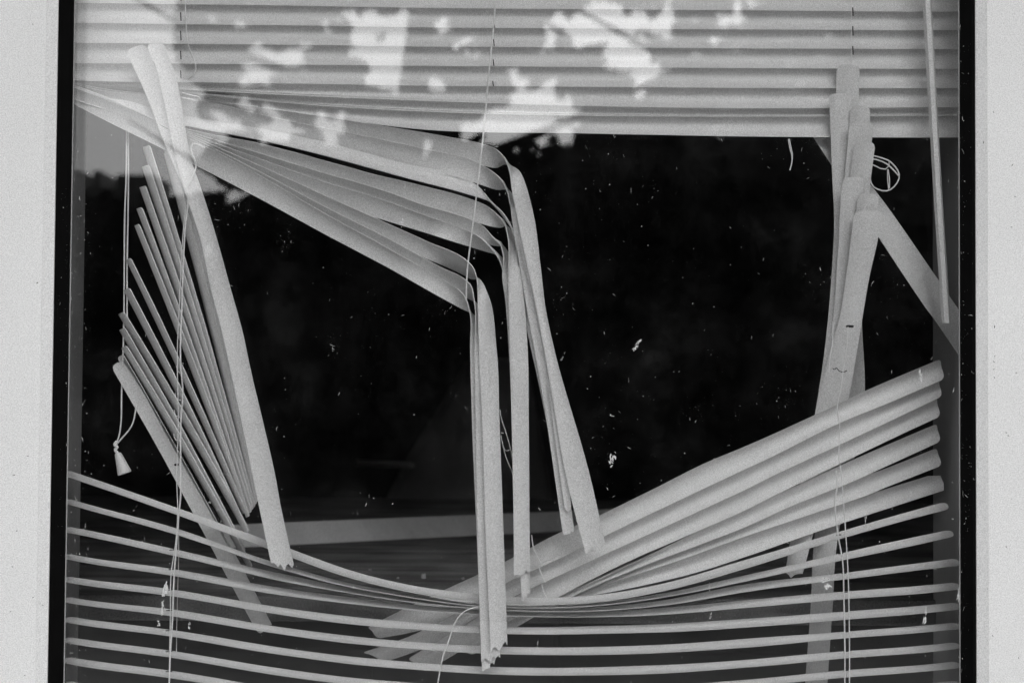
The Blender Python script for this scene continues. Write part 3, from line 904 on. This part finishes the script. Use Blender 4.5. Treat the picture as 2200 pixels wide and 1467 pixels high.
# ---------------------------------------------------------------- outdoors, behind the photographer: what the panes mirror
GAPS = [
    [(-200, -900), (250, -900), (330, -300), (376, -60), (373, 20), (366, 60), (364, 109), (374, 145), (386, 170), (425, 190), (436, 203), (425, 215), (419, 230), (428, 255), (446, 268), (470, 272), (500, 280), (440, 290), (430, 330), (425, 412), (300, 430), (100, 430), (-200, 430)],
    [(533, 99), (560, 100), (600, 118), (625, 108), (644, 105), (641, 140), (610, 150), (585, 150), (575, 165), (558, 178), (523, 174), (532, 150), (548, 138)],
    [(759, 2), (781, 29), (819, 41), (872, 30), (850, 50), (800, 86), (762, 100), (755, 85), (762, 60), (749, 40)],
    [(738, 113), (780, 108), (815, 92), (873, 58), (879, 105), (867, 140), (870, 172), (896, 178), (921, 163), (938, 185), (955, 200), (920, 190), (890, 199), (851, 206), (826, 181), (803, 159), (797, 137), (771, 122)],
    [(950, 43), (963, 60), (977, 88), (932, 94), (942, 70)],
    [(905, 58), (921, 97), (907, 96), (895, 80)],
    [(1202, 27), (1212, 45), (1225, 50), (1250, 26), (1262, 45), (1276, 52), (1266, 20), (1272, -5), (1288, 18), (1300, 30), (1322, 2), (1330, 32), (1345, 50), (1360, 38), (1375, 28), (1385, 45), (1402, 46), (1440, 26), (1430, 55), (1413, 72), (1395, 58), (1372, 62), (1350, 62), (1345, 95), (1352, 112), (1368, 110), (1385, 86), (1388, 102), (1372, 128), (1400, 120), (1390, 138), (1412, 147), (1407, 165), (1392, 175), (1366, 199), (1374, 178), (1388, 160), (1372, 150), (1340, 145), (1310, 125), (1290, 103), (1308, 104), (1322, 118), (1318, 88), (1300, 80), (1285, 95), (1268, 82), (1240, 98), (1225, 70)],
    [(1170, 70), (1190, 74), (1198, 84), (1188, 90), (1176, 84)],
    [(1098, 165), (1114, 166), (1130, 176), (1122, 197), (1108, 186)],
    [(1045, 245), (1060, 233), (1082, 236), (1108, 214), (1125, 193), (1143, 200), (1150, 225), (1162, 195), (1176, 174), (1188, 205), (1204, 222), (1218, 226), (1221, 203), (1232, 228), (1218, 262), (1226, 302), (1207, 302), (1190, 283), (1172, 300), (1160, 314), (1130, 309), (1110, 300), (1090, 310), (1060, 314), (1040, 311), (1045, 288), (1025, 280), (1000, 302), (990, 291), (1005, 268), (1022, 272)],
    [(866, 328), (888, 308), (912, 318), (905, 345), (902, 372), (880, 366)],
    [(690, 248), (712, 262), (738, 248), (735, 272), (715, 312), (695, 298)],
    [(556, 268), (580, 268), (598, 246), (612, 268), (645, 282), (620, 290), (600, 303), (570, 292)],
    [(466, 246), (480, 240), (492, 262), (506, 272), (484, 270)],
    [(1577, -20), (1608, -20), (1612, 0), (1600, 40), (1582, 58), (1568, 42), (1580, 20)],
    [(430, 392), (448, 388), (452, 404), (438, 412)], [(455, 398), (474, 398), (474, 410), (460, 414)],
    [(492, 408), (510, 410), (508, 434), (496, 432)], [(520, 412), (538, 420), (526, 432)],
    [(640, 30), (662, 36), (650, 52)], [(1045, 20), (1062, 34), (1042, 40)], [(1085, 10), (1130, 22), (1100, 34)],
    [(560, 18), (580, 12), (572, 32)], [(700, 60), (716, 66), (706, 78)], [(1012, 78), (1030, 74), (1034, 84)],
]
_g = random.Random(12)
for _cx, _cy, _n, _sp in ((590, 140, 9, 60), (840, 150, 10, 90), (960, 80, 6, 50), (1180, 60, 7, 60), (1340, 100, 12, 90), (1130, 200, 8, 80), (560, 260, 9, 90), (720, 280, 7, 60), (890, 330, 6, 50), (1480, 60, 6, 80),
                          (690, 40, 7, 70), (1060, 130, 5, 60), (1230, 230, 5, 40), (480, 60, 5, 50), (1150, 300, 9, 90), (500, 420, 6, 50)):
    for _ in range(_n):
        x_, y_ = _cx + _g.gauss(0, _sp * .6), _cy + _g.gauss(0, _sp * .35)
        r1_, a_ = _g.uniform(6, 15), _g.uniform(0, math.pi)
        GAPS.append([(x_ + r1_ * (1.3 if q_ % 2 else .5) * math.cos(a_ + q_ * math.pi / 3), y_ + r1_ * (1.1 if q_ % 2 else .5) * math.sin(a_ + q_ * math.pi / 3)) for q_ in range(6)])


# feathery rims: pointed slits between the leaves round each larger gap
_g2 = random.Random(31)
for gp in GAPS[:16]:
    cx_, cy_ = sum(p[0] for p in gp) / len(gp), sum(p[1] for p in gp) / len(gp)
    for (xa_, ya_), (xb_, yb_) in zip(gp, gp[1:] + gp[:1]):
        L_ = math.hypot(xb_ - xa_, yb_ - ya_)
        if L_ > 250:
            continue
        for q_ in range(max(1, int(L_ / 13))):
            if _g2.random() < .35:
                continue
            f_ = _g2.random()
            x_, y_ = xa_ + (xb_ - xa_) * f_, ya_ + (yb_ - ya_) * f_
            if x_ < 355 or y_ < -40:
                continue
            a_ = math.atan2(y_ - cy_, x_ - cx_) if gp is not GAPS[0] else 0.0
            a_ += _g2.gauss(0, .7)
            l_, w_ = _g2.uniform(14, 42), _g2.uniform(4, 8)
            GAPS.append([(x_ - 4 * math.cos(a_) - w_ * math.sin(a_), y_ - 4 * math.sin(a_) + w_ * math.cos(a_)),
                         (x_ + l_ * math.cos(a_), y_ + l_ * math.sin(a_)),
                         (x_ - 4 * math.cos(a_) + w_ * math.sin(a_), y_ - 4 * math.sin(a_) - w_ * math.cos(a_))])
MX0, MY0, MST, MW, MH = -300, -120, 2.0, 1500, 320
GMASK = bytearray(MW * MH)
for gp in GAPS:
    i0, i1 = max(0, int((min(p[0] for p in gp) - MX0) / MST)), min(MW - 1, int((max(p[0] for p in gp) - MX0) / MST) + 1)
    j0, j1 = max(0, int((min(p[1] for p in gp) - MY0) / MST)), min(MH - 1, int((max(p[1] for p in gp) - MY0) / MST) + 1)
    for j in range(j0, j1 + 1):
        y_ = MY0 + (j + .5) * MST
        xs_ = []
        for (xa_, ya_), (xb_, yb_) in zip(gp, gp[1:] + gp[:1]):
            if (ya_ > y_) != (yb_ > y_):
                xs_.append(xa_ + (xb_ - xa_) * (y_ - ya_) / (yb_ - ya_))
        xs_.sort()
        for xa_, xb_ in zip(xs_[::2], xs_[1::2]):
            k0, k1 = max(0, int((xa_ - MX0) / MST + .5)), min(MW, int((xb_ - MX0) / MST + .5))
            if k1 > k0:
                GMASK[j * MW + k0:j * MW + k1] = b'\x01' * (k1 - k0)


def in_gap(x, y):
    i, j = int((x - MX0) / MST), int((y - MY0) / MST)
    return 0 <= i < MW and 0 <= j < MH and GMASK[j * MW + i] == 1


def leaf_shape():
    """three pointed lobes from one stalk"""
    lob = []
    for ang, l, w in ((0, 1.0, .20), (52, .78, .17), (-52, .78, .17)):
        c, s = math.cos(R(ang)), math.sin(R(ang))
        pts = [(0, 0), (w, .42 * l), (0, l), (-w, .42 * l)]
        lob.append([(x * c + y * s, -x * s + y * c) for x, y in pts])
    return lob


LOBES = leaf_shape()


def leaf_cloud(places, size, rg):
    V, F = [], []
    for p in places:
        s = size * rg.uniform(.6, 1.25)
        n = Vector((rg.gauss(0, .45), 1, rg.gauss(0, .45) + .2)).normalized()
        a = rg.uniform(0, 2 * math.pi)
        u = n.cross(Vector((math.cos(a), 0.01, math.sin(a)))).normalized()
        w = n.cross(u)
        for q in LOBES:
            o = len(V)
            for k, (x, y) in enumerate(q):
                V.append(p + u * (x * s) + w * ((y - .45) * s) + n * (.10 * s * (abs(x) if k else 0)))
            F.append((o, o + 1, o + 2, o + 3))
    return V, F


def bar_tree(name, label, x0, x1, ytop, n_main, n_up, seed, trunk_px):
    rg = random.Random(seed)
    YT = -6.4
    t = empty(name, (0, 0, 0))
    tag(t, label, 'tree')
    base = seen_in_glass(trunk_px, 700, YT)
    P = [Vector((base.x, YT - .2, GZ)), Vector((base.x + .05, YT - .2, GZ + 1.0)), Vector((base.x - .03, YT - .25, GZ + 2.2)), Vector((base.x + .1, YT - .3, GZ + 3.6)), Vector((base.x + .05, YT - .3, GZ + 4.8))]
    v, f = tube_pts(P, [.16, .13, .11, .07, .02], 10)
    mesh_obj('trunk', v, f, M_BARK, t, 60)
    for k in range(7):
        z = GZ + 1.7 + k * .36
        sx = (-1) ** k
        o = Vector((base.x, YT - .25, z))
        P = [o, o + Vector((sx * .5, rg.uniform(-.3, .2), .25)), o + Vector((sx * 1.1, rg.uniform(-.4, .3), .42)), o + Vector((sx * 1.7, rg.uniform(-.4, .3), .8))]
        v, f = tube_pts(P, [.05, .035, .022, .008], 7)
        mesh_obj('limb', v, f, M_BARK, t, 60)
    big, small = [], []
    tries = 0

    def touches(px, py, r):
        return sum(in_gap(px + r * math.cos(k * .785), py + r * math.sin(k * .785)) for k in range(8))
    while len(big) < n_main and tries < n_main * 4:
        tries += 1
        px, py = rg.uniform(x0, x1), rg.uniform(ytop, 460)
        if in_gap(px, py):
            continue
        h = touches(px, py, 15)
        if h == 0 or (h == 1 and rg.random() < .1):
            big.append(seen_in_glass(px, py, rg.uniform(-6.9, -5.9)))
        elif touches(px, py, 5) <= 1 and len(small) < n_main:
            for _ in range(3):
                qx, qy = px + rg.gauss(0, 3), py + rg.gauss(0, 3)
                if touches(qx, qy, 5) <= 1:
                    small.append(seen_in_glass(qx, qy, rg.uniform(-6.5, -6.1)))
    V, F = merge((leaf_cloud(big, .066, rg), leaf_cloud(small, .032, rg)))
    up = []
    cx = seen_in_glass((x0 + x1) / 2, 0, YT).x
    hw_ = abs(seen_in_glass(x1, 0, YT).x - seen_in_glass(x0, 0, YT).x) / 2
    zb = seen_in_glass(1100, ytop + 10, YT).z
    for _ in range(n_up):
        a, r_ = rg.uniform(0, 2 * math.pi), math.sqrt(rg.random())
        zz = rg.random()
        wx = math.sqrt(max(.05, 1 - zz * .9))
        up.append(Vector((cx + hw_ * r_ * wx * math.cos(a), YT - .2 + .9 * r_ * math.sin(a), zb + zz * 2.2)))
    V2, F2 = leaf_cloud(up, .2, rg)
    V, F = merge(((V, F), (V2, F2)))
    mesh_obj('crown', V, F, M_LEAF, t)
    return t


bar_tree('broadleaf_tree', 'broad dark tree mirrored in the upper pane with sky in the gaps of its leaves', 365, 1330, -60, 13000, 1200, 3, 860)
bar_tree('broadleaf_tree', 'dense dark tree mirrored at the upper right of the pane', 1330, 2500, -60, 13000, 1400, 4, 1850)

# hedge under the trees
hz_l, hz_r = seen_in_glass(-900, 500, -6.0).x, seen_in_glass(3200, 500, -6.0).x
hg = empty('hedge', (0, -6.5, GZ))
tag(hg, 'tall dark hedge along the path, mirrored black in the middle of the pane', 'hedge')
bm = bmesh.new()
NX = 80
top = []
for i in range(NX + 1):
    px = -900 + 4100 * i / NX
    py = 428 if px < 430 else (428 - (px - 430) * .25 if px < 800 else 330)
    py += 8 * math.sin(i * 1.7) + 5 * math.sin(i * .9 + 1)
    p = seen_in_glass(px, py + 12, -6.25)
    fr = [Vector((p.x, -6.05, GZ)), Vector((p.x, -6.0 - .1 * math.sin(i * 2.1), GZ + .8)), Vector((p.x, -6.1 - .08 * math.sin(i * 1.3), p.z - .3)), Vector((p.x, -6.3, p.z)),
          Vector((p.x, -6.9, p.z - .05)), Vector((p.x, -7.0, GZ))]
    top.append([bm.verts.new(q_) for q_ in fr])
for a, b in zip(top, top[1:]):
    for k in range(5):
        bm.faces.new((a[k], a[k + 1], b[k + 1], b[k]))
bm.faces.new(top[0])
bm.faces.new(top[-1])
o = bm_obj('hedge_core', bm, M_LEAF, hg)
o.matrix_parent_inverse = Matrix.Translation((0, 6.5, -GZ))
rg = random.Random(5)
pts = []
for _ in range(7000):
    px = rg.uniform(-500, 2800)
    lim = 430 if px < 430 else (425 - (px - 430) * .25 if px < 800 else 322)
    py = rg.uniform(lim, 1330)
    if in_gap(px, py):
        continue
    pts.append(seen_in_glass(px, py, rg.uniform(-6.05, -5.8)))
V, F = leaf_cloud(pts, .11, rg)
o = mesh_obj('foliage', V, F, M_LEAF, hg)
o.matrix_parent_inverse = Matrix.Translation((0, 6.5, -GZ))

# low building beyond the hedge on the left, its stepped roofline against the sky
YB = -22.0
def zz(px, py):
    return seen_in_glass(px, py, YB)
bl = empty('flat_roofed_building', (zz(200, 380).x, YB - 3, GZ))
tag(bl, 'distant flat roofed building with a stepped parapet, mirrored at the left of the pane', 'building')
def bpart(o):
    o.parent = bl
    o.matrix_parent_inverse = Matrix.Translation(-bl.location)
    return o
xa, xb = zz(-300, 380).x, zz(330, 380).x
x_lo, x_hi = min(xa, xb), max(xa, xb)
zr = zz(200, 403).z
bpart(box('wall', x_lo, x_hi, YB - 6, YB, GZ, zr, M_FAR))
for a, b, y in ((-300, 172, 366), (200, 213, 366), (250, 330, 374)):
    x1_, x2_ = sorted((zz(a, y).x, zz(b, y).x))
    bpart(box('parapet', x1_, x2_, YB - 1.2, YB - .02, zr + .002, zz(200, y).z, M_FAR))
for k in range(5):
    xx = x_lo + .8 + k * (x_hi - x_lo - 1.6) / 5
    bpart(box('window_pane', xx, xx + .7, YB - .02, YB + .03, GZ + 1.0, GZ + 2.2, M_FARGLASS))

# ---------------------------------------------------------------- dirt on the glass and on the frame
rg = random.Random(21)
def speck(c, lx, lz, ang, th, rgen):
    """a small dried flake: a bent eight-sided lump"""
    V, F = [], []
    n = 3
    ca, sa = math.cos(ang), math.sin(ang)
    bend = rgen.uniform(-.5, .5)
    P = []
    for i in range(n + 1):
        s = i / n - .5
        P.append((s * lx, bend * lx * (s * s - .08), (1 - (2 * s) ** 2 * .75) * lz * rgen.uniform(.6, 1.3)))
    for x, z, w in P:
        for k, (dz, dy) in enumerate(((-w / 2, 0), (0, -th), (w / 2, 0))):
            X, Z = x, z + dz
            V.append(Vector((c.x + X * ca - Z * sa, c.y + dy, c.z + X * sa + Z * ca)))
    for i in range(n):
        a = i * 3
        b = a + 3
        F.append((a, a + 1, b + 1, b))
        F.append((a + 1, a + 2, b + 2, b + 1))
        F.append((a + 2, a, b, b + 2))
    F.append((0, 2, 1))
    F.append((n * 3, n * 3 + 1, n * 3 + 2))
    return V, F


parts = []
CL = [(rg.uniform(180, 2040), rg.uniform(250, 1400), rg.uniform(15, 70)) for _ in range(70)]
for k in range(5200):
    z_ = rg.random()
    if z_ < .10:
        px, py = rg.gauss(165, 16), rg.uniform(350, 1467)
    elif z_ < .16:
        px, py = rg.gauss(2070, 14), rg.uniform(0, 1467)
    elif z_ < .55:
        c_ = CL[int(rg.random() ** 1.6 * len(CL))]
        px, py = c_[0] + rg.gauss(0, c_[2] * .6), c_[1] + rg.gauss(0, c_[2])
    else:
        px, py = rg.uniform(150, 2066), rg.uniform(0, 1467)
    if px < 112 or px > 2092:
        continue
    if rg.random() < .5 * (1 - py / 500.0) and py < 500:
        continue
    yy = -.0002 if 146 < px < 2062 else -.0112
    big = rg.random()
    L = .00032 if big < .84 else (.0010 if big < .93 else rg.uniform(.002, .0055))
    L *= rg.uniform(.6, 1.4)
    wd = L * rg.uniform(.3, .9) if L < .0015 else .00042 * rg.uniform(.5, 1.4)
    ang = rg.uniform(0, math.pi) if rg.random() < .5 else math.pi / 2 + rg.gauss(0, .3)
    parts.append(speck(at(px, py, yy), L, wd, ang, .00025, rg))
V, F = merge(parts)
d = mesh_obj('glass_specks', V, F, M_DIRT)
wpart(d)
tag(d, kind='stuff')

parts = []
for k in range(150):
    side = rg.random() < .5
    px = rg.uniform(-20, 92) if side else rg.uniform(2114, 2220)
    py = rg.uniform(-10, 1480)
    L = .0007 if rg.random() < .8 else .002
    parts.append(speck(at(px, py, -.0179), L, L * .35, rg.uniform(0, math.pi), .0003, rg))
for px, py, L, a in ((2175, 355, .003, 1.0), (80, 608, .0024, .5), (36, 1140, .002, .2), (2137, 702, .003, 1.5), (2135, 793, .0022, .7), (30, 1020, .003, 0), (2113, 306, .003, 1.5)):
    parts.append(speck(at(px, py, -.0179), L, .001, a, .0004, rg))
V, F = merge(parts)
d = wpart(mesh_obj('frame_grit', V, F, M_DARKDIRT))
tag(d, kind='stuff')

DROPS = [  # splashes of dried bird dirt that read one by one
    (448, 535, .017, .005, 1.40, 26, 'crusty white splash on the pane over the steep hanging slat at left'),
    (455, 572, .011, .006, 1.2, 14, None),
    (355, 1262, .016, .005, 1.5, 22, 'long white splash on the pane low at left beside the ladder cord'),
    (349, 1305, .020, .003, 1.5, 16, None), (341, 1338, .006, .005, 1.2, 10, None),
    (1774, 1254, .012, .007, 1.9, 22, 'white clot on the pane over the sagging slats near the right ladder cord'),
    (2061, 1284, .025, .003, 1.6, 26, 'white splash running along the right edge of the pane'),
    (1988, 1328, .018, .0028, 1.5, 14, 'thin white streak low at right on the pane'),
    (1978, 808, .018, .003, 1.75, 14, 'broken white drip over the top slat end of the right fan'),
    (1368, 742, .017, .003, .95, 14, 'slanting white scratch of dirt in the black middle right of the pane'),
    (1317, 986, .014, .005, 1.45, 16, 'white feathery fleck low in the black middle right of the pane'),
    (1313, 891, .006, .002, 2.7, 7, 'small curved white fleck above the feathery one'),
    (864, 478, .010, .003, 1.4, 10, 'lower of two small white flecks over the bent slats'),
    (869, 402, .010, .002, 1.6, 8, 'upper of two small white flecks over the bent slats'),
    (1208, 770, .009, .0014, 1.1, 8, 'fine white fleck right of the hanging bent slats'),
    (183, 1130, .008, .0012, 1.3, 8, 'short white scratch over the left ends of the sagging slats'),
    (406, 1345, .008, .0024, 1.5, 8, 'small white drip low on the pane right of the left cord'),
    (1525, 1255, .012, .0016, 1.5, 10, 'upper of two thin white drips over the sagging slats right of centre'),
    (1526, 1325, .008, .002, 1.5, 8, 'lower of two thin white drips over the sagging slats right of centre'),
    (1860, 1112, .012, .0015, 1.5, 9, 'upright white drip above the sagging slats by the right ladder cord'),
    (1155, 1385, .008, .0016, 1.5, 7, 'small white drip beside the torn ends of the hanging slats'),
]
cur = None
acc, labels = [], []
for px, py, ln, wd, ang, n, lab in DROPS:
    ps = []
    c = at(px, py, -.0003)
    for k in range(n):
        s = rg.gauss(0, .28)
        t_ = rg.gauss(0, .3)
        cc = c + Vector((math.cos(ang) * ln * s - math.sin(ang) * wd * t_, 0, math.sin(ang) * ln * s + math.cos(ang) * wd * t_))
        L = ln * rg.uniform(.10, .30)
        ps.append(speck(cc, max(L, .0012), min(wd * .45, .0018) * rg.uniform(.5, 1.1), ang + rg.gauss(0, .35), .0005, rg))
    if lab is None:
        acc[-1] = merge((acc[-1], merge(ps)))
    else:
        acc.append(merge(ps))
        labels.append(lab)
for (V, F), lab in zip(acc, labels):
    tag(mesh_obj('bird_dropping', V, F, M_DIRT), lab, 'splash', 'dried splashes on the pane')
